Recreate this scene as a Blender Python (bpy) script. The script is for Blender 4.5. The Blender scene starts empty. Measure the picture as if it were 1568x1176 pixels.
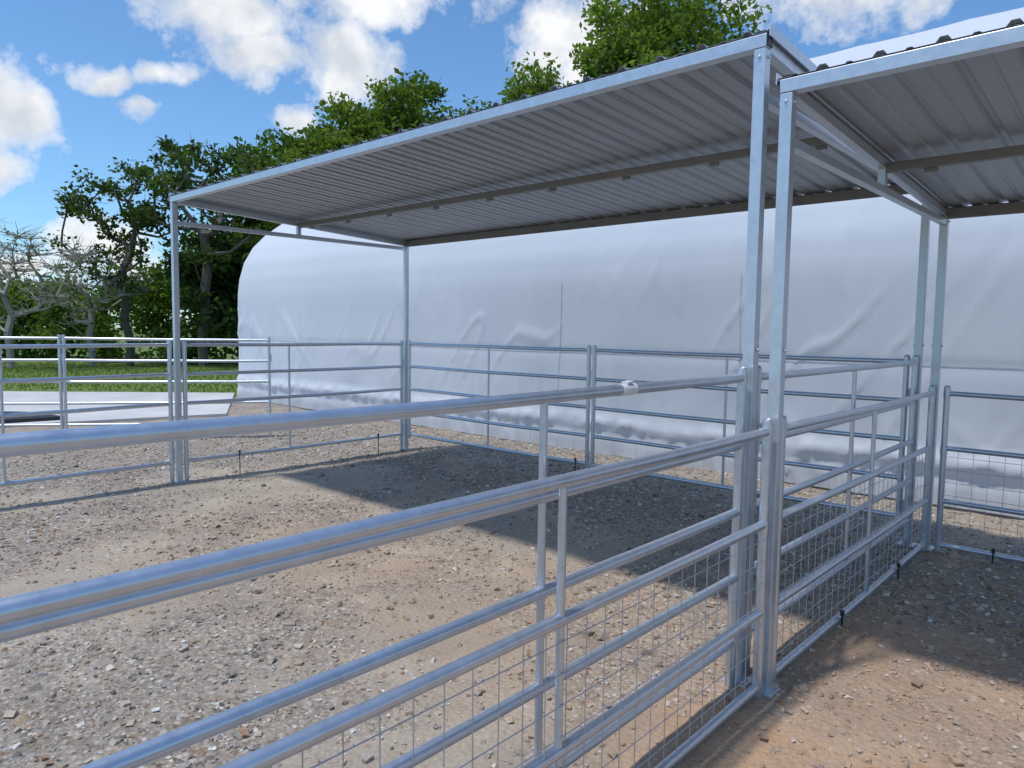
import bpy, math, random
import numpy as np
from math import sin, cos, radians, atan2, sqrt, pi
from mathutils import Vector, Matrix
random.seed(4); RNG=np.random.default_rng(7)
S=bpy.context.scene

# ================= site survey (metres / radians)
CX,CY,CH,PSI,PIT,ROL,FPX=1.4403,-3.2672,1.6969,.7369,.0752,.0137,1093.9
W,D,HF,HB,DH=6.40,3.15,3.057,2.906,.224
GX,GY=-14.90,4.90

def site(x,z):   # surveyed offsets -> world
    return (1.42+.739*x-.674*z, -3.24+.674*x+.739*z)

# ================= node helpers
def newmat(name):
    m=bpy.data.materials.new(name); m.use_nodes=True
    nt=m.node_tree; nt.nodes.clear()
    o=nt.nodes.new('ShaderNodeOutputMaterial')
    return m,nt,o
def N(nt,t,ins=None,**kw):
    n=nt.nodes.new(t)
    for k,v in kw.items(): setattr(n,k,v)
    if ins:
        for k,v in ins.items():
            s=n.inputs[k]
            if hasattr(v,'is_output'): nt.links.new(v,s)
            else: s.default_value=v
    return n
def ramp(nt,fac,stops,interp='LINEAR'):
    n=nt.nodes.new('ShaderNodeValToRGB'); cr=n.color_ramp; cr.interpolation=interp
    while len(cr.elements)<len(stops): cr.elements.new(0.5)
    for e,(p,c) in zip(cr.elements,stops):
        e.position=p; e.color=(c,c,c,1) if isinstance(c,(int,float)) else (*c,1)
    nt.links.new(fac,n.inputs[0]); return n.outputs[0]
def math_(nt,op,a,b=0.,c=None,clamp=False):
    d={0:a,1:b}
    if c is not None: d[2]=c
    return N(nt,'ShaderNodeMath',d,operation=op,use_clamp=clamp).outputs[0]
def mixc(nt,f,a,b,bt='MIX'):
    n=nt.nodes.new('ShaderNodeMix'); n.data_type='RGBA'; n.blend_type=bt
    for i,v in ((0,f),(6,a),(7,b)):
        s=n.inputs[i]
        if hasattr(v,'is_output'): nt.links.new(v,s)
        else: s.default_value=(*v,1) if isinstance(v,tuple) and len(v)==3 else v
    return n.outputs[2]
def objco(nt): return N(nt,'ShaderNodeTexCoord').outputs['Object']
def noise(nt,v,scale,detail=3.,rough=.5,out='Fac'):
    return N(nt,'ShaderNodeTexNoise',{'Vector':v,'Scale':scale,'Detail':detail,'Roughness':rough}).outputs[out]
def mapping(nt,v,sc,rot=(0,0,0)): return N(nt,'ShaderNodeMapping',{'Vector':v,'Scale':sc,'Rotation':rot}).outputs[0]

def mat_galv(name,base,rough,metal=.9,dirt=0.1):
    m,nt,o=newmat(name); v=objco(nt)
    n1=noise(nt,v,22,2,.6); n2=noise(nt,v,4,2)
    c=ramp(nt,n1,[(.3,tuple(b*.88 for b in base)),(.7,base)])
    c=mixc(nt,math_(nt,'MULTIPLY',ramp(nt,n2,[(.5,0.),(.75,1.)]),dirt),c,(.32,.29,.26))
    ro=math_(nt,'ADD',math_(nt,'MULTIPLY',n1,.2),rough-.1)
    p=N(nt,'ShaderNodeBsdfPrincipled',{'Base Color':c,'Metallic':metal,'Roughness':ro})
    nt.links.new(p.outputs[0],o.inputs[0]); return m
M_TUBE=mat_galv('galvanised_tube',(.61,.665,.74),.33,.78,.08)
M_POST=mat_galv('galvanised_square_tube',(.62,.67,.73),.40,.65,.1)
M_ROOF=mat_galv('galvalume_sheet',(.39,.41,.435),.42,.5,.12)
M_PURL=mat_galv('weathered_purlin',(.24,.238,.236),.5,.5,.35)
M_WIRE=mat_galv('galvanised_wire',(.55,.57,.60),.45,.6,.2)
def mat_plain(name,c,rough=.7,metal=0.):
    m,nt,o=newmat(name); v=objco(nt); n1=noise(nt,v,12,2)
    cc=ramp(nt,n1,[(.3,tuple(k*.75 for k in c)),(.7,c)])
    p=N(nt,'ShaderNodeBsdfPrincipled',{'Base Color':cc,'Roughness':rough,'Metallic':metal}); nt.links.new(p.outputs[0],o.inputs[0]); return m
M_BLACK=mat_plain('black_steel',(.02,.02,.02),.5)
M_LABEL=mat_plain('white_label',(.75,.75,.73),.6)
M_CAP=mat_plain('black_plastic_cap',(.015,.015,.016),.45)

# ================= mesh helpers
class MB:
    def __init__(s): s.V=[];s.F=[];s.M=[]
    def tube(s,p0,p1,r,n=12,mi=0,r1=None,cap=True):
        r1=r if r1 is None else r1
        p0=Vector(p0);p1=Vector(p1);d=(p1-p0).normalized()
        a=Vector((0,0,1)) if abs(d.z)<.9 else Vector((1,0,0))
        u=d.cross(a).normalized();w=d.cross(u)
        b=len(s.V)
        for p,rr in((p0,r),(p1,r1)):
            for i in range(n):
                t=2*pi*i/n; s.V.append(tuple(p+(u*cos(t)+w*sin(t))*rr))
        for i in range(n):
            j=(i+1)%n; s.F.append((b+i,b+n+i,b+n+j,b+j)[::-1]); s.M.append(mi)
        if cap:
            s.F.append(tuple(range(b,b+n))[::-1]);s.M.append(mi)
            s.F.append(tuple(range(b+n,b+2*n)));s.M.append(mi)
    def path(s,pts,r,n=12,mi=0):   # continuous smooth tube
        pts=[Vector(p) for p in pts]; b=len(s.V)
        for k,p in enumerate(pts):
            d=(pts[min(k+1,len(pts)-1)]-pts[max(k-1,0)]).normalized()
            u=d.cross(Vector((0,0,1))).normalized(); w=d.cross(u)
            for i in range(n):
                t=2*pi*i/n; s.V.append(tuple(p+(u*cos(t)+w*sin(t))*r))
        for k in range(len(pts)-1):
            for i in range(n):
                j=(i+1)%n; s.F.append((b+k*n+i,b+k*n+j,b+(k+1)*n+j,b+(k+1)*n+i)); s.M.append(mi)
    def dome(s,p,r,n=12,mi=0):
        p=Vector(p)
        prev=None
        for z,k in((0,1.),(.5,.87),(.87,.5)):
            z0=p+Vector((0,0,z*r*.7)); 
            if prev is not None: s.tube(prev[0],z0,prev[1],n,mi,r1=k*r,cap=(z==.87))
            prev=(z0,k*r)
    def beam(s,p0,p1,w,h,mi=0,up=(0,0,1)):
        p0=Vector(p0);p1=Vector(p1);d=(p1-p0).normalized();u=Vector(up)
        sd=d.cross(u).normalized();uu=sd.cross(d)
        b=len(s.V)
        for p in(p0,p1):
            for a,c in((-1,-1),(1,-1),(1,1),(-1,1)): s.V.append(tuple(p+sd*a*w/2+uu*c*h/2))
        for f in((0,1,2,3),(7,6,5,4),(0,4,5,1),(1,5,6,2),(2,6,7,3),(3,7,4,0)):
            s.F.append(tuple(b+i for i in f)[::-1]); s.M.append(mi)
    def obj(s,name,mats,parent=None,smooth=True,bevel=0):
        me=bpy.data.meshes.new(name); me.from_pydata(s.V,[],s.F)
        for m in mats: me.materials.append(m)
        me.polygons.foreach_set('material_index',s.M)
        ob=bpy.data.objects.new(name,me); S.collection.objects.link(ob)
        if smooth:
            me.polygons.foreach_set('use_smooth',[len(f)==4 for f in s.F]); 
            try: me.set_sharp_from_angle(angle=radians(40))
            except Exception: pass
        if bevel:
            md=ob.modifiers.new('bevel','BEVEL'); md.width=bevel; md.segments=2; md.limit_method='ANGLE'
        if parent: ob.parent=parent
        me.update(); return ob
def empty(name,loc=(0,0,0)):
    e=bpy.data.objects.new(name,None); S.collection.objects.link(e); e.empty_display_size=.3; return e
def np_mesh(name,V,F,mats,col=None,smooth=False,parent=None,attr='Col'):
    me=bpy.data.meshes.new(name); nv=len(V); nf,k=F.shape
    me.vertices.add(nv); me.vertices.foreach_set('co',V.astype(np.float32).ravel())
    me.loops.add(nf*k); me.loops.foreach_set('vertex_index',F.astype(np.int32).ravel())
    me.polygons.add(nf); me.polygons.foreach_set('loop_start',np.arange(0,nf*k,k,dtype=np.int32))
    me.polygons.foreach_set('use_smooth',np.full(nf,smooth))
    for m in mats: me.materials.append(m)
    me.update(calc_edges=True)
    if col is not None:
        a=me.color_attributes.new(attr,'FLOAT_COLOR','POINT'); a.data.foreach_set('color',col.astype(np.float32).ravel())
    ob=bpy.data.objects.new(name,me); S.collection.objects.link(ob)
    if parent: ob.parent=parent
    return ob
_g={}
def vnoise(x,y,seed=0):
    if seed not in _g: _g[seed]=np.random.default_rng(seed).random((256,256))
    g=_g[seed]
    xi=np.floor(x).astype(int); yi=np.floor(y).astype(int); fx=x-xi; fy=y-yi
    fx=fx*fx*(3-2*fx); fy=fy*fy*(3-2*fy)
    G=lambda a,b: g[a%256,b%256]
    return (G(xi,yi)*(1-fx)+G(xi+1,yi)*fx)*(1-fy)+(G(xi,yi+1)*(1-fx)+G(xi+1,yi+1)*fx)*fy
def fbm(x,y,o=4,seed=0):
    t=0;a=1;n=0
    for i in range(o): t=t+a*vnoise(x*2**i+17.3*i,y*2**i+5.1*i,seed+i); n+=a; a*=.5
    return t/n

# ================= shelters
def shelter(x0,dh,name,mids=True):
    e=empty(name); hf=HF-dh; hb=HB-dh
    xl,xr=x0-W,x0; t=.056
    mb=MB(); pu=MB()
    for x in(xl,xr):
        mb.beam((x,0,0.0),(x,0,hf-.062),t,t,up=(0,1,0)); mb.beam((x,D,0.0),(x,D,hb-.062),t,t,up=(0,1,0))
        mb.beam((x,.031,hf-.045),(x,D-.031,hb-.045),.05,.05)          # sloped side beam
        mb.beam((x,.03,hb-.12),(x,D-.03,hb-.105),.045,.045)          # level tie
        mb.beam((x,D*.47,hb-.09),(x,D*.47,hf-.045-(hf-hb)*.47-.02),.045,.045,up=(0,1,0))
        for y,hh in((0,hf),(D,hb)):
            mb.beam((x,y,-.01),(x,y,.008),.12,.12,up=(0,1,0))
            mb.tube((x-.04,y,1.62),(x+.04,y,1.62),.008,8); mb.tube((x-.04,y,hh-.1),(x+.04,y,hh-.1),.008,8)
            mb.tube((x,y-.036,hh-.1),(x,y+.036,hh-.1),.008,8)
    mb.beam((xl-.03,0,hf-.03),(xr+.03,0,hf-.03),t+.004,t+.004)
    mb.beam((xl-.03,D,hb-.03),(xr+.03,D,hb-.03),t+.004,t+.004)
    ym=D*.47; zm=hf-(hf-hb)*.47-.064
    pu.beam((xl+.026,ym,zm),(xr-.026,ym,zm),.05,.055)
    pu.beam((xl+.03,D-.04,hb-.045),(xr-.03,D-.04,hb-.045),.02,.085)
    n=9
    for i in range(n):
        x=xl+.25+(W-.5)*i/(n-1)
        pu.beam((x-.035,ym+.03,zm-.035),(x+.035,ym+.03,zm-.035),.02,.025)
        pu.beam((x-.035,D-.056,hb-.08),(x+.035,D-.056,hb-.08),.02,.02)
    mb.obj('steel_frame',[M_POST],e,smooth=False,bevel=.004)
    pu.obj('purlins',[M_PURL],e,smooth=False,bevel=.003)
    cp=MB()
    cp.beam((xl-.036,0,hf-.03),(xl-.031,0,hf-.03),.05,.05); cp.beam((xr+.031,0,hf-.03),(xr+.037,0,hf-.03),.05,.05)
    cp.beam((xr,0,hf+.001),(xr,0,hf+.016),.046,.046,up=(0,1,0)); cp.beam((xl,0,hf+.001),(xl,0,hf+.016),.046,.046,up=(0,1,0))
    cp.obj('end_caps',[M_CAP],e,smooth=False)
    # corrugated roof
    pts=[]; x=xl-.04; P=.229
    while x<xr+.03:
        for dx,z in((0,0),(.058,0),(.066,.007),(.082,.007),(.090,0),(.165,0),(.180,.020),(.206,.020),(.221,0)):
            if x+dx<=xr+.04: pts.append((x+dx,z))
        x+=P
    sl=(hf-hb)/D; ys=np.linspace(-.03,D+.06,14)
    V=np.array([[px,y,hf-y*sl+.004+pz] for y in ys for px,pz in pts]); n=len(pts)
    F=np.array([[j*n+i,j*n+i+1,(j+1)*n+i+1,(j+1)*n+i] for j in range(len(ys)-1) for i in range(n-1)])
    ro=np_mesh('corrugated_roof',V,F,[M_ROOF],parent=e)
    md=ro.modifiers.new('t','SOLIDIFY'); md.thickness=.0015; md.offset=1
    sc=MB()
    for k,(y) in enumerate((.02,ym,D-.02)):
        xx=xl-.04+.193
        while xx<xr:
            z=hf-y*sl+.026; sc.tube((xx,y,z-.004),(xx,y,z+.008),.009,6); xx+=P
    sc.obj('roof_screws',[M_POST],e,smooth=False)
    tr=MB()
    for xx in (xl-.046,xr+.046):
        tr.beam((xx,-.03,hf+.008),(xx,D+.06,hb-.06*sl+.008),.006,.05)
    tr.obj('edge_trim',[M_POST],e,smooth=False)
    return e
shelter(0,0,'livestock_shelter')
shelter(.13+W,DH,'livestock_shelter')

# ================= fence panels
RA=[1.49,1.172,.855,.537,.22]
RM=[1.25,.82,.40,.045]
def panel(A,B,rails,top,name,foot=0.0,mesh=False,stakes=(.12,.8),mid=(.5,),n=14,rr=.0205):
    A=Vector((*A,0));B=Vector((*B,0)); d=(B-A).normalized(); L=(B-A).length
    up=Vector((0,0,1)); sd=d.cross(up)
    mb=MB(); rp=.0225
    a=A+d*.028; b=B-d*.028
    for p in(a,b):
        mb.tube(p+up*foot,p+up*(top),rp,n,cap=False); mb.dome(p+up*top,rp,n)
        for z in (rails[0]-.0,rails[1]-.02,rails[-1]+.0):
            mb.tube(p+up*(z-.03),p+up*(z+.03),rp+.0035,n)
    for z in rails:
        ph=random.random()*6; segs=14
        mb.path([a+(b-a)*(i/segs)+up*(z-.005*sin(pi*i/segs)+.0012*sin(ph+i*.7)) for i in range(segs+1)],rr,n)
    for t in mid:
        p=a+(b-a)*t; lo=rails[-1]; mb.tube(p+up*lo,p+up*rails[0],.0135,n)
    for z in (rails[1]+.05,rails[-1]+.09):
        mb.tube(b+up*(z-.06)+d*.028,b+up*(z+.05)+d*.028,.008,8); mb.tube(b+up*z,b+up*z+d*.03,.01,8)
    if stakes:
        for t in stakes:
            p=a+(b-a)*t+sd*.027
            mb.tube(p+up*(-.02),p+up*(rails[-1]+.05),.006,8,mi=1); mb.tube(p+up*(rails[-1]+.02),p+up*(rails[-1]+.05),.013,8,mi=1)
    if mesh:
        zt=rails[1]; zb=rails[-1]; k=int(L/.1016); off=sd*.012
        for i in range(1,k+1):
            p=a+d*(i*.1016)
            if (p-a).length>(b-a).length-.02: break
            j=random.uniform(-.003,.003)
            mb.tube(p+off+up*zb+d*j,p+off+up*zt,.0019,5,mi=2,cap=False)
        z=zb+.1
        while z<zt-.03:
            mb.tube(a+off*1.3+up*z,b+off*1.3+up*z,.0019,5,mi=2,cap=False); z+=.1016
    return mb.obj(name,[M_TUBE,M_BLACK,M_WIRE])
PN='corral_fence_panel'; PM='wire_mesh_fence_panel'
h2=W/2
panel((0,-3.12),(0,-.055),RA,1.53,PN,n=20,mid=(.520,),stakes=())
panel((0,-6.22),(0,-3.14),RA,1.53,PN)
panel((0,.05),(0,D-.05),RA,1.53,PN,stakes=())
panel((-W,-3.12),(-W,-.05),RA,1.53,PN,stakes=())
panel((-W,-6.2),(-W,-3.14),RA,1.53,PN)
panel((-W,.05),(-W,D-.05),RA,1.53,PN,stakes=(.2,.86),mid=(.42,))
panel((-W+.05,D),(-h2-.01,D),RA,1.53,PN,foot=.16,stakes=())
panel((-h2+.01,D),(-.05,D),RA,1.53,PN,foot=.16,stakes=(-.07,))
panel((.13,-3.12),(.13,-.055),RM,1.30,PM,mesh=True,n=20,stakes=())
panel((.13,-6.22),(.13,-3.14),RM,1.30,PM,mesh=True)
panel((.13,.05),(.13,D-.05),RM,1.30,PM,mesh=True,stakes=(.32,.72),mid=(.5,))
panel((.19,D),(.13+h2-.01,D),RM,1.30,PM,mesh=True,mid=(.5,))
panel((.15+h2,D),(.13+W-.05,D),RM,1.30,PM,mesh=True)
J0=Vector(site(-6.55,10.4)); J1=Vector(site(-3.7,11.0)); J2=Vector(site(-9.6,9.9)); J3=Vector(site(-12.6,9.2))
panel(J0,J1,RA,1.53,PN,stakes=()); panel(J2,J0,RA,1.53,PN,stakes=()); panel(J3,J2,RA,1.53,PN,stakes=())
lb=MB(); lb.tube((0,-1.10,1.486),(0,-1.01,1.486),.0222,14); lb.beam((0,-1.07,1.510),(0,-1.03,1.514),.03,.008)
lb.obj('paper_label',[M_LABEL])

# ================= greenhouse tunnel
def mat_film():
    m,nt,o=newmat('greenhouse_film'); v=objco(nt)
    n1=noise(nt,v,.35,2); n2=noise(nt,mapping(nt,v,(9,9,.3)),3,3,.6)
    c=mixc(nt,ramp(nt,n1,[(.35,0.),(.7,1.)]),(.70,.735,.80),(.75,.78,.835))
    c=mixc(nt,math_(nt,'MULTIPLY',ramp(nt,n2,[(.45,0.),(.75,1.)]),.16),c,(.57,.595,.65))
    sz=N(nt,'ShaderNodeSeparateXYZ',{0:v})
    dz=N(nt,'ShaderNodeMapRange',{0:sz.outputs[2],1:.0,2:.32,3:1.,4:0.}).outputs[0]
    c=mixc(nt,math_(nt,'MULTIPLY',math_(nt,'MULTIPLY',dz,ramp(nt,n2,[(.3,.2),(.7,1.)])),.5),c,(.46,.40,.32))
    p=N(nt,'ShaderNodeBsdfPrincipled',{'Base Color':c,'Roughness':.68,'Specular IOR Level':.15})
    t=N(nt,'ShaderNodeBsdfTranslucent',{'Color':(.78,.82,.90,1)})
    mx=N(nt,'ShaderNodeMixShader',{0:.18,1:p.outputs[0],2:t.outputs[0]})
    nt.links.new(mx.outputs[0],o.inputs[0]); return m
M_FILM=mat_film()
M_SEAM=mat_plain('film_seam_tape',(.54,.57,.64),.6)
g=empty('greenhouse_tunnel')
key=[(0,0),(0,.6),(0,1.4),(0,2.2),(.005,2.45),(.05,2.8),(.17,3.2),(.40,3.58),(.75,3.93),(1.15,4.22),(1.7,4.6),(2.3,5.0),(3,5.5),(3.8,6.05),(4.5,6.40)]
prof=[]
for (s0,z0),(s1,z1) in zip(key[:-1],key[1:]):
    L=sqrt((s1-s0)**2+(z1-z0)**2); k=max(1,int(L/.05 if z1<2.3 else L/.10))
    for i in range(k): prof.append((s0+(s1-s0)*i/k,z0+(z1-z0)*i/k))
prof.append(key[-1])
full=prof+[(9-s,z) for s,z in prof[::-1][1:]]
GL=32.; hoop=1.55
def disp(x,z,so):
    ph=(x/hoop)%1.; out=-.030*(.5-.5*np.cos(2*pi*ph))**.45*np.clip((z-.3)/1.,0,1)
    k=np.clip((4.5-z)/2.,.2,1)
    out=out+.022*(fbm(x*.7,z*.8+so,2,31)-.5)*k
    def crease(u,v,sd,amp,thr,mk):
        r=1-np.abs(2*vnoise(u,v,sd)-1); return amp*np.clip(r-thr,0,1)/(1-thr)*np.clip((vnoise(x*.45+mk,z*.7,sd+1)-.38)*4,0,1)
    out=out+crease(x*1.4+z*1.0+so,z*.35-x*.25,77,.024,.86,0.)*k
    out=out+crease(x*2.0-z*1.3+9+so,z*.4+x*.2,91,.020,.88,7.)*k
    out=out+crease(x*2.6+so,z*.12,55,.018,.85,3.)*k
    b=np.clip(1-np.abs(z-.42+.05*(fbm(x*1.2,z*0,2,3)-.5))/.15,0,1)
    out=out+b*(.06+.09*(fbm(x*7,z*9,3,9)-.5))
    out=out+np.clip((.3-z)/.1,0,1)*(.03+.05*(fbm(x*3.5,z*3,3,19)-.5))
    out=out-.012*np.exp(-((z-1.39)/.05)**2)
    out=out+.02*np.exp(-((z-.8)/.25)**2)*(fbm(x*3.,z*1.,3,14)-.5)*2
    return out
xs=np.arange(0,GL+.001,.05); fa=np.array(full); XG,SG=np.meshgrid(xs,fa[:,0],indexing='ij'); _,ZG=np.meshgrid(xs,fa[:,1],indexing='ij')
jj=np.arange(len(full)); side=np.where(jj<len(prof),1.,-1.)[None,:]
dsp=disp(XG,ZG,np.where(side>0,0.,40.)+0*XG)
ex=np.minimum(XG,GL-XG); rr_=np.clip(.16-ex,0,1)*.7
steep=np.clip((3.4-ZG)/1.5,0,1)
YG=GY+SG-side*dsp*np.maximum(steep,.2)+side*rr_; Z2=ZG+dsp*(1-steep)*.5-rr_*(1-steep)
V=np.stack([GX+XG,YG,Z2],-1).reshape(-1,3); nx,npf=XG.shape
ii=np.arange(nx*npf).reshape(nx,npf)
F=np.stack([ii[:-1,:-1],ii[1:,:-1],ii[1:,1:],ii[:-1,1:]],-1).reshape(-1,4)
np_mesh('film_cover',V,F,[M_FILM],smooth=True,parent=g)
for xx in(GX+.02,GX+GL-.02):
    me=MB(); me.V=[(xx,GY+s+(0.14 if s<4.5 else -.14),max(z-.12,0)) for s,z in full]; me.F=[tuple(range(len(full)))]; me.M=[0]
    me.obj('end_wall',[M_FILM],g,smooth=False)
def strip(name,pa,wd):
    A=pa+np.array(wd); B=pa-np.array(wd); V=[]
    for q in(A,B):
        dq=disp(q[:,0],q[:,1],0.*q[:,0]); V.append(np.stack([GX+q[:,0],GY-dq*np.clip((3.4-q[:,1])/1.5,.2,1)-.006,q[:,1]],-1))
    n=len(pa); V=np.concatenate(V); F=np.array([[i,i+1,n+i+1,n+i] for i in range(n-1)])
    np_mesh(name,V,F,[M_SEAM],smooth=True,parent=g)
xx=np.arange(.1,GL-.1,.035); strip('tape_line',np.stack([xx,1.39+.006*np.sin(xx*1.3)+.01*(fbm(xx*.8,xx*0,2,4)-.5)],-1),(0,.007))
for k in (6.4,9.85,12.6,15.6,18.4,21.4):
    zz=np.arange(.55,2.42,.03); strip('vertical_seam',np.stack([k+.012*np.sin(zz*2.+k),zz],-1),(.004 if k in(6.4,12.6,18.4) else .0055,0))
fr=MB()
for k in range(1,int(GL/hoop)):
    x=GX+k*hoop; fr.path([(x,GY+(s+.1 if s<4.5 else s-.1),max(z-.07,0)) for s,z in full[::3]],.025,8)
fr.obj('hoop_frame',[M_TUBE],g)

# ================= ground
def masks(X,Y):
    n=fbm(X*.55,Y*.55,4,3); n2=fbm(X*1.8+9,Y*1.8,3,13)
    strip=np.exp(-((Y+.35+.12*(X+3))/.85)**2)*np.clip((.4-X)/.5,0,1)*np.clip((X+9)/2,0,1)
    pen2=np.clip((X+.3)/.5,0,1)*np.exp(-((Y+.6)/2.6)**2)*np.clip((5-X),0,1)
    d=np.clip((n-.5)*3.0+.10+strip*.62+pen2*.8+(n2-.5)*1.3,0,1)
    under=np.clip((Y-1.6)/.8,0,1)*np.clip((-X)/.3+1,0,1)
    d=np.clip(d-under*.55,0,1)
    o=np.clip(fbm(X*.35+40,Y*.35,3,51)*1.5-.64+np.clip((X+.3)*1.6,0,.85)*np.clip((2.5-Y)/2,.3,1)+.3*np.exp(-((X+.7)/1.3)**2-((Y+.3)/1.2)**2),0,1)
    dx=X-1.42; dy=Y+3.24; zc=-.674*dx+.739*dy
    gr=np.clip((zc-17.1)/.5+(n2-.5)*1.5,0,1)
    far=np.sqrt(dx**2+dy**2)
    gr=np.maximum(gr,np.clip((far-26)/3,0,1))
    return d,gr,o
def gz_(X,Y,d):
    near=np.exp(-((X+3)/16)**4-((Y-2)/14)**4)
    return ((fbm(X*.8,Y*.8,4,5)-.5)*.06+(fbm(X*5,Y*5,3,8)-.5)*.024*(1-d*.5))*near-.012
def axis(lo,hi,st,ext):
    c=list(np.arange(lo,hi+1e-6,st)); s=st; a=hi; b=lo; l=[];rr=[]
    while a<ext: s=min(s*1.18,12); a+=s; b-=s; rr.append(a); l.append(b)
    return np.array(l[::-1]+c+rr)
XX,YY=np.meshgrid(axis(-12,4.5,.06,420),axis(-4.6,8,.06,420)); d,gr,o=masks(XX,YY)
ZZ=gz_(XX,YY,d)
V=np.stack([XX,YY,ZZ],-1).reshape(-1,3); ny,nx=XX.shape
idx=np.arange(ny*nx).reshape(ny,nx)
F=np.stack([idx[:-1,:-1],idx[:-1,1:],idx[1:,1:],idx[1:,:-1]],-1).reshape(-1,4)
col=np.stack([d,gr,o,np.ones_like(d)],-1).reshape(-1,4)
def mat_ground():
    m,nt,out=newmat('gravel_and_dirt'); v=objco(nt)
    at=N(nt,'ShaderNodeVertexColor',layer_name='Col'); sp=N(nt,'ShaderNodeSeparateColor',{0:at.outputs[0]})
    D_,G_,O_=sp.outputs[0],sp.outputs[1],sp.outputs[2]
    stones=[(0,(.13,.115,.10)),(.14,(.30,.255,.21)),(.34,(.45,.375,.295)),(.52,(.34,.315,.29)),(.68,(.54,.475,.41)),(.86,(.36,.235,.155)),(.92,(.70,.67,.62))]
    def layer(sc):
        vo=N(nt,'ShaderNodeTexVoronoi',{'Vector':v,'Scale':sc,'Randomness':1.})
        s=N(nt,'ShaderNodeSeparateColor',{0:vo.outputs['Color']})
        c=ramp(nt,s.outputs[0],stones,'CONSTANT')
        edge=ramp(nt,vo.outputs['Distance'],[(.25,1.),(.62,.0)])
        c=mixc(nt,math_(nt,'SUBTRACT',1.,edge),c,mixc(nt,.5,c,(.13,.10,.075)))
        return c,edge,s.outputs[1]
    c1,e1,r1=layer(34.); c2,e2,r2=layer(78.)
    nm=noise(nt,v,14,2)
    sel=ramp(nt,nm,[(.45,0.),(.55,1.)])
    gc=mixc(nt,sel,c1,c2)
    nz=noise(nt,v,2.2,4,.65); nf=noise(nt,v,60,3,.7)
    dc=mixc(nt,ramp(nt,nz,[(.3,0.),(.7,1.)]),(.39,.325,.25),(.52,.455,.37))
    oc=mixc(nt,ramp(nt,nz,[(.3,0.),(.7,1.)]),(.44,.27,.165),(.54,.375,.25))
    dc=mixc(nt,O_,dc,oc)
    dc=mixc(nt,ramp(nt,nf,[(.3,.5),(.6,0.)]),dc,(.26,.20,.145))
    gc=mixc(nt,math_(nt,'MULTIPLY',O_,.5),gc,oc)
    gc=mixc(nt,math_(nt,'MULTIPLY',ramp(nt,nz,[(.4,0.),(.65,.7)]),.7),gc,dc)
    dm=math_(nt,'ADD',math_(nt,'MULTIPLY',D_,1.35),math_(nt,'MULTIPLY',math_(nt,'SUBTRACT',noise(nt,v,7,4,.7),.5),1.7))
    dm=math_(nt,'SUBTRACT',dm,math_(nt,'MULTIPLY',math_(nt,'MULTIPLY',r1,e1),.6))
    dm=ramp(nt,dm,[(.28,0.),(.6,1.)])
    c=mixc(nt,dm,gc,dc)
    # broad damp / silty patches
    c=mixc(nt,ramp(nt,noise(nt,v,.9,4,.6),[(.42,.32),(.60,0.)]),c,(.24,.215,.19))
    gn=noise(nt,v,1.2,4,.7)
    gcx=mixc(nt,gn,(.085,.165,.03),(.19,.25,.07)); gcx=mixc(nt,ramp(nt,nm,[(.4,0.),(.7,.5)]),gcx,(.24,.26,.11))
    c=mixc(nt,G_,c,gcx)
    hv=N(nt,'ShaderNodeTexVoronoi',{'Vector':v,'Scale':34.,'Randomness':1.}).outputs['Distance']
    bp=N(nt,'ShaderNodeBump',{'Height':hv,'Strength':.7,'Distance':-.012}).outputs[0]
    p=N(nt,'ShaderNodeBsdfPrincipled',{'Base Color':c,'Roughness':.9,'Normal':bp,'Specular IOR Level':.15})
    nt.links.new(p.outputs[0],out.inputs[0]); return m
np_mesh('ground',V,F,[mat_ground()],col=col,smooth=True)

def mat_attr(name,mul=1.,rough=.85,trans=0.):
    m,nt,out=newmat(name); at=N(nt,'ShaderNodeVertexColor',layer_name='Col').outputs[0]
    if not trans:
        at=mixc(nt,1.,at,ramp(nt,noise(nt,objco(nt),90,2),[(.3,.75*mul),(.7,1.1*mul)]),'MULTIPLY')
        p=N(nt,'ShaderNodeBsdfPrincipled',{'Base Color':at,'Roughness':rough,'Specular IOR Level':.25})
    else:
        b=N(nt,'ShaderNodeBsdfDiffuse',{'Color':at})
        t=N(nt,'ShaderNodeBsdfTranslucent',{'Color':mixc(nt,1.,at,(1.5,1.7,.6),'MULTIPLY')})
        p=N(nt,'ShaderNodeMixShader',{0:trans,1:b.outputs[0],2:t.outputs[0]})
    nt.links.new(p.outputs[0],out.inputs[0]); return m
nS=95000
sx=RNG.uniform(-10.5,3.6,nS); sy=RNG.uniform(-3.6,6.8,nS)
dd_,g_,o_=masks(sx,sy)
dist=np.sqrt((sx-1.4)**2+(sy+3.2)**2)
keep=(RNG.random(nS)<np.clip(1.0-dd_*.85,.1,1)*np.clip(8/dist,.3,1)) & (sy<GY-.05)
sx,sy,o_,dd_=sx[keep],sy[keep],o_[keep],dd_[keep]; n=len(sx)
zz=gz_(sx,sy,dd_)
r_=np.clip(RNG.lognormal(math.log(.0086),.46,n),.004,.030)
cube=np.array([[a,b,c] for a in(-1,1) for b in(-1,1) for c in(-1,1)],float)*.62
cf=np.array([[0,1,3,2],[4,6,7,5],[0,4,5,1],[2,3,7,6],[0,2,6,4],[1,5,7,3]])
P=cube[None]*(1+RNG.uniform(-.4,.4,(n,8,3)))*RNG.uniform(.6,1.35,(n,1,3))
q4=RNG.normal(size=(n,4)); q4/=np.linalg.norm(q4,axis=1)[:,None]; w,x,y,z=q4.T
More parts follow.
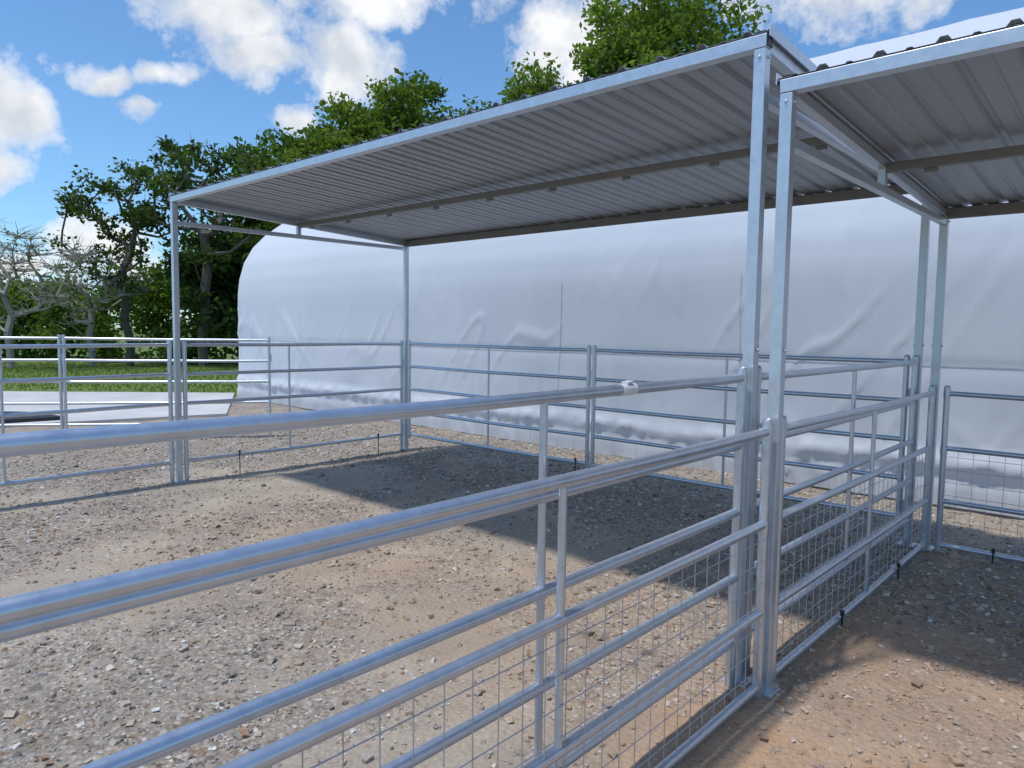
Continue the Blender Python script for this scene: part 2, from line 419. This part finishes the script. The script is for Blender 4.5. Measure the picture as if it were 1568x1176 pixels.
Rm=np.stack([1-2*(y*y+z*z),2*(x*y-z*w),2*(x*z+y*w),2*(x*y+z*w),1-2*(x*x+z*z),2*(y*z-x*w),2*(x*z-y*w),2*(y*z+x*w),1-2*(x*x+y*y)],-1).reshape(n,3,3)
P=np.einsum('nij,nkj->nki',Rm,P); P[:,:,2]*=.7
P=P*r_[:,None,None]+np.stack([sx,sy,zz+r_*.2],-1)[:,None]
pal=np.array([[.37,.34,.31],[.48,.405,.315],[.28,.25,.22],[.56,.50,.43],[.38,.25,.17],[.70,.67,.62],[.16,.145,.13],[.50,.385,.275]])
ci=RNG.choice(len(pal),n,p=[.19,.2,.13,.16,.10,.07,.05,.10]); c=pal[ci]*RNG.uniform(.8,1.15,(n,1))
c=c*(1-o_[:,None]*.45)+np.array([.48,.31,.20])*o_[:,None]*.45
col=np.ones((n,8,4)); col[:,:,:3]=c[:,None]
F=(cf[None]+8*np.arange(n)[:,None,None]).reshape(-1,4)
np_mesh('gravel',P.reshape(-1,3),F,[mat_attr('stone')],col=col.reshape(-1,4))

def mat_conc():
    m,nt,out=newmat('concrete'); v=objco(nt)
    c=ramp(nt,noise(nt,v,1.1,5,.65),[(.3,(.50,.495,.48)),(.7,(.64,.63,.61))])
    p=N(nt,'ShaderNodeBsdfPrincipled',{'Base Color':c,'Roughness':.85})
    nt.links.new(p.outputs[0],out.inputs[0]); return m
def slab(name,pts,z0,z1,mat):
    mb=MB(); n=len(pts); mb.V=[(*p,z0) for p in pts]+[(*p,z1) for p in pts]
    mb.F=[tuple(range(n,2*n))]+[(i,(i+1)%n,n+(i+1)%n,n+i) for i in range(n)]; mb.M=[0]*len(mb.F)
    return mb.obj(name,[mat],smooth=False)
MC=mat_conc()
slab('concrete_pad',[site(*p) for p in((-5.4,13.5),(-8.6,11.3),(-20,5.0),(-30,14),(-13,17.3),(-6.9,17.8))],-.1,.04,MC)
slab('rubber_mat',[site(*p) for p in((-11.5,10.9),(-8.4,11.7),(-7.7,12.3),(-8.8,12.9),(-11.5,12.9))],.044,.10,M_BLACK)

# ================= vegetation
def leaves(C,R,per,size,cols,flat=.75):
    n=len(C)*per; c=np.repeat(C,per,0); r=np.repeat(R,per)
    u=RNG.normal(size=(n,3)); u/=np.linalg.norm(u,axis=1)[:,None]
    rad=r*RNG.random(n)**.45*(1+.5*(RNG.random(n)-.5)); p=c+u*rad[:,None]*np.array([1,1,flat])
    nrm=RNG.normal(size=(n,3))+np.array([0,0,.8]); nrm/=np.linalg.norm(nrm,axis=1)[:,None]
    a=np.cross(nrm,RNG.normal(size=(n,3))); a/=np.linalg.norm(a,axis=1)[:,None]; b=np.cross(nrm,a)
    s=size*RNG.uniform(.6,1.3,n)[:,None]
    V=np.stack([p+a*s,p+b*s*.55,p-a*s*.9,p-b*s*.55],1).reshape(-1,3)
    F=np.arange(4*n).reshape(n,4)
    t=RNG.random((n,1)); col=np.ones((n,4,4)); cc=np.array(cols[0])*(1-t)+np.array(cols[1])*t
    cl=np.repeat(RNG.uniform(.75,1.2,len(C)),per)[:,None]
    col[:,:,:3]=(cc*cl)[:,None]
    return V,F,col.reshape(-1,4)
M_LEAF=mat_attr('leaves',1.,.6,.36)
M_BARK=mat_plain('bark',(.13,.11,.09),.9)
M_BARKL=mat_plain('pale_bark',(.36,.33,.30),.9)
def tree(name,base,H,rx,n,per,lsize,cols,crown_lo=.3,clump=.9,trunk=.22,bark=None,seed=1,lean=(0,0),leafy=True,gap=0.):
    rg=np.random.default_rng(seed); e=empty(name); bx,by=base
    zc=H*(crown_lo+1)/2; rz=H*(1-crown_lo)/2-clump*.5
    cen=[]
    while len(cen)<n:
        u=rg.normal(size=3); u/=np.linalg.norm(u); rr=rg.random()**.4
        z=u[2]*rr; wid=1-.15*max(0,z)
        ang=atan2(u[1],u[0]); lump=1+.16*sin(3*ang+seed)+.10*sin(5*ang+2*z*3+seed*2)
        p=np.array([bx+lean[0]*(z+1)/2+u[0]*rr*rx*wid*lump,by+lean[1]*(z+1)/2+u[1]*rr*rx*wid*lump,zc+z*rz*(1+.10*sin(2*ang+seed))])
        if gap and vnoise(np.array([p[0]*.6+seed]),np.array([p[2]*.6+p[1]*.3]),seed)[0]<gap: 
            if rg.random()<.9: continue
        cen.append(p)
    cen=np.array(cen)
    nodes=[np.array([bx,by,0.])]; par=[-1]
    k=7
    for i in range(1,k+1):
        z=H*.75*i/k; nodes.append(np.array([bx+lean[0]*i/k*.5+rg.normal()*.12*i/3,by+lean[1]*i/k*.5+rg.normal()*.12*i/3,z])); par.append(i-1)
    order=np.argsort(np.linalg.norm(cen-np.array([bx,by,H*.35]),axis=1)); tips=[]
    for ci in order:
        c=cen[ci]; A=np.array(nodes); dv=c-A; dist=np.linalg.norm(dv,axis=1)
        pen=dist+np.where(dv[:,2]<dist*.15,2.5,0)+np.where(A[:,2]<H*crown_lo*.6,4,0)
        j=int(np.argmin(pen)); p0=A[j]; prev=j
        m=max(2,int(dist[j]/.8))
        for s in range(1,m+1):
            t=s/m; p=p0+(c-p0)*t; 
            if s<m: p=p+rg.normal(size=3)*.1*dist[j]*.5+np.array([0,0,-.10*dist[j]*sin(pi*t)])
            nodes.append(p); par.append(prev); prev=len(nodes)-1
        tips.append(prev)
    cnt=np.zeros(len(nodes))
    for t in tips:
        j=t
        while j!=-1: cnt[j]+=1; j=par[j]
    cnt=np.maximum(cnt,1); rad=trunk*(cnt/cnt[0])**.48
    rad=np.maximum(rad,.012)
    mb=MB()
    for i in range(1,len(nodes)):
        mb.tube(nodes[par[i]],nodes[i],min(rad[par[i]],rad[i]*1.5),7,r1=rad[i],cap=False)
    for c in cen:
        for _ in range(3 if leafy else 14):
            dvec=rg.normal(size=3); dvec/=np.linalg.norm(dvec); dvec[2]=abs(dvec[2])*.6
            q1=c+dvec*clump*.5; q2=q1+(dvec+rg.normal(size=3)*.5)*clump*.45
            mb.tube(c,q1,.016,4,r1=.01,cap=False); mb.tube(q1,q2,.01,4,r1=.005,cap=False)
    mb.obj('trunk_and_limbs',[bark or M_BARK],e)
    if per:
        R=clump*rg.uniform(.6,1.25,n)
        V,F,c=leaves(cen,R,per,lsize,cols); np_mesh('foliage',V,F,[M_LEAF],col=c,parent=e)
    return e
G1=((.105,.16,.03),(.19,.255,.06)); G2=((.075,.125,.032),(.13,.185,.048)); G3=((.05,.082,.028),(.09,.13,.042)); G4=((.10,.165,.04),(.17,.24,.07))  # G3: darker leaf albedo, paints in the backlit look of the left trees
tree('oak_tree',site(6.0,33),17.6,5.4,270,200,.15,G1,.25,1.1,.35,seed=3)
tree('oak_tree',site(-4.0,39),15.0,5.4,210,200,.17,G1,.2,1.25,.38,seed=5)
tree('oak_tree',site(-7.6,37.5),13.7,4.8,200,200,.17,G1,.2,1.2,.38,seed=6)
tree('oak_tree',site(-11.3,36),11.8,3.6,120,200,.17,G2,.15,1.05,.3,seed=8)
tree('oak_tree',site(0.0,42),14.0,5.0,120,190,.20,G1,.25,1.2,.38,seed=9)
tree('hackberry_tree',site(-12.9,30),10.2,3.1,60,70,.12,G3,.30,.6,.2,seed=11,gap=.5)
tree('hackberry_tree',site(-16.0,30),9.0,2.8,46,60,.12,G3,.32,.55,.17,seed=15,gap=.5)
tree('hackberry_tree',site(-12.1,32.5),7.0,2.8,75,190,.17,G3,.05,.95,.2,seed=17)
tree('bare_tree',site(-18.9,27),6.3,3.3,50,8,.08,G2,.22,.8,.13,bark=M_BARKL,seed=19,leafy=False)
tree('bare_tree',site(-17.0,29),5.4,2.5,34,14,.09,G2,.25,.7,.12,bark=M_BARKL,seed=23,leafy=False)
C=[];Rr=[]
for i in range(560):
    x=RNG.uniform(-48,22); z=31.5+RNG.uniform(0,5)+max(0,x+10)*.45+.15*max(0,-x-15); hmax=(3.0+1.4*vnoise(np.array([x*.35]),np.array([3.]),2)[0])
    if -17<x<-9: hmax+=.6
    zz=RNG.random()**.8*hmax; wx,wy=site(x,z); C.append((wx,wy,zz)); Rr.append(RNG.uniform(.6,1.2))
V,F,c=leaves(np.array(C),np.array(Rr),150,.16,G4,.8); np_mesh('distant_treeline',V,F,[M_LEAF],col=c)
n=22000; gx=RNG.uniform(-32,-3,n); gz=RNG.uniform(18.2,31,n); wx=1.42+.739*gx-.674*gz; wy=-3.24+.674*gx+.739*gz
hh=RNG.uniform(.04,.12,n); a=RNG.uniform(0,2*pi,n); w_=RNG.uniform(.01,.03,n)
b=np.stack([wx,wy,np.full(n,-.012)],-1); dv=np.stack([np.cos(a),np.sin(a),0*a],-1)*w_[:,None]
tp=b+np.stack([RNG.normal(0,.03,n),RNG.normal(0,.03,n),hh],-1)
V=np.stack([b-dv,b+dv,tp],1).reshape(-1,3); F=np.arange(3*n).reshape(n,3)
tt=RNG.random((n,1)); cc=np.array([.12,.20,.045])*(1-tt)+np.array([.24,.29,.10])*tt; col=np.ones((n,3,4)); col[:,:,:3]=cc[:,None]
np_mesh('grass',V,F,[M_LEAF],col=col.reshape(-1,4))

# ================= sun & sky
trav=Vector((.36,1.0,-3.05)).normalized()
sd=-trav; el=math.asin(sd.z); rot=atan2(sd.x,sd.y)
sl=bpy.data.lights.new('sun','SUN'); sl.energy=2.8; sl.angle=radians(3.0); sl.color=(1,.965,.91)
so=bpy.data.objects.new('sun',sl); S.collection.objects.link(so); so.rotation_euler=trav.to_track_quat('-Z','Y').to_euler()
wd=bpy.data.worlds.new("World"); S.world=wd; wd.use_nodes=True; nt=wd.node_tree; nt.nodes.clear()
wo=nt.nodes.new('ShaderNodeOutputWorld')
sky=N(nt,'ShaderNodeTexSky',sky_type='NISHITA'); sky.sun_disc=False; sky.sun_elevation=el; sky.sun_rotation=rot; sky.air_density=1.; sky.dust_density=.3; sky.ozone_density=2.5
dirv=N(nt,'ShaderNodeTexCoord').outputs['Generated']
sp=N(nt,'ShaderNodeSeparateXYZ',{0:dirv})
az=math_(nt,'ARCTAN2',sp.outputs[0],sp.outputs[1]); elv=math_(nt,'ARCSINE',sp.outputs[2])
nc=noise(nt,dirv,7.,2,.6,out='Color'); sc=N(nt,'ShaderNodeSeparateColor',{0:nc})
az2=math_(nt,'ADD',az,math_(nt,'MULTIPLY',math_(nt,'SUBTRACT',sc.outputs[0],.5),.13)); el2=math_(nt,'ADD',elv,math_(nt,'MULTIPLY',math_(nt,'SUBTRACT',sc.outputs[1],.5),.10))
vv=N(nt,'ShaderNodeCombineXYZ',{0:az2,1:el2}).outputs[0]
BL=[(-76.8,13.6,3.4,2.4,1),(-78,10.4,1.7,1.4,.8),(-71.8,16.5,2.2,1.1,.8),(-68.0,16.6,2.2,.9,.75),(-69.2,14.6,1.8,.6,.55),
(-64.3,21.4,3.8,2.3,1),(-61.8,18.6,3.5,1.7,1),(-56.0,19.4,3.4,2.8,1),(-53.5,24.0,8.,2.0,.85),(-58.6,15.4,1.6,1.,.75),
(-38.8,22.0,3.8,3.2,1),(-38.2,19.0,2.,1.6,.9),(-34.5,21.9,2.1,1.7,.8),(-12,24.0,14,2.7,1),
(-71,4.5,4,2.4,.8),(-77,3.,3.5,1.2,.7),(-97,14,8,4,1),(40,22,16,6,1),(178,35,40,16,1.)]
acc=None
for a_,e_,ra,re,st in BL:
    s2=N(nt,'ShaderNodeVectorMath',{0:vv,1:(1/radians(ra*1.25),1/radians(re*1.25),0),2:(-a_/(ra*1.25),-e_/(re*1.25),0)},operation='MULTIPLY_ADD').outputs[0]
    l=N(nt,'ShaderNodeVectorMath',{0:s2},operation='LENGTH').outputs['Value']
    b_=math_(nt,'MULTIPLY_ADD',l,-st,st)
    acc=b_ if acc is None else math_(nt,'MAXIMUM',acc,b_)
fn=noise(nt,dirv,20.,5,.64)
den=math_(nt,'ADD',acc,math_(nt,'MULTIPLY',math_(nt,'SUBTRACT',fn,.5),1.5))
mask=ramp(nt,den,[(.02,0.),(.25,.55),(.6,1.)])
shade=math_(nt,'ADD',noise(nt,dirv,13.,3,.55),math_(nt,'MULTIPLY',acc,-.10))
cc=mixc(nt,ramp(nt,shade,[(.32,0.),(.54,1.)]),(4.4,4.75,5.3),(6.5,6.55,6.65))
skyc=mixc(nt,1.,sky.outputs[0],(.70,.95,1.12),'MULTIPLY')
fc=mixc(nt,mask,skyc,cc)
bg=N(nt,'ShaderNodeBackground',{0:fc,1:.15}); nt.links.new(bg.outputs[0],wo.inputs[0])

# ================= camera
cam=bpy.data.cameras.new("camera"); co=bpy.data.objects.new("camera",cam); S.collection.objects.link(co)
Fh=Vector((-sin(PSI),cos(PSI),0)); R=Vector((cos(PSI),sin(PSI),0)); Z=Vector((0,0,1))
Fw=Fh*cos(PIT)-Z*sin(PIT); U=Fh*sin(PIT)+Z*cos(PIT); R2=R*cos(ROL)+U*sin(ROL); U2=-R*sin(ROL)+U*cos(ROL)
mm=Matrix((R2,U2,-Fw)).transposed().to_4x4(); mm.translation=Vector((CX,CY,CH)); co.matrix_world=mm
cam.sensor_width=36; cam.lens=FPX/1568*36; cam.clip_end=2000; cam.clip_start=.05
S.camera=co
S.view_settings.view_transform='Standard'; S.view_settings.look='None'; S.view_settings.exposure=0
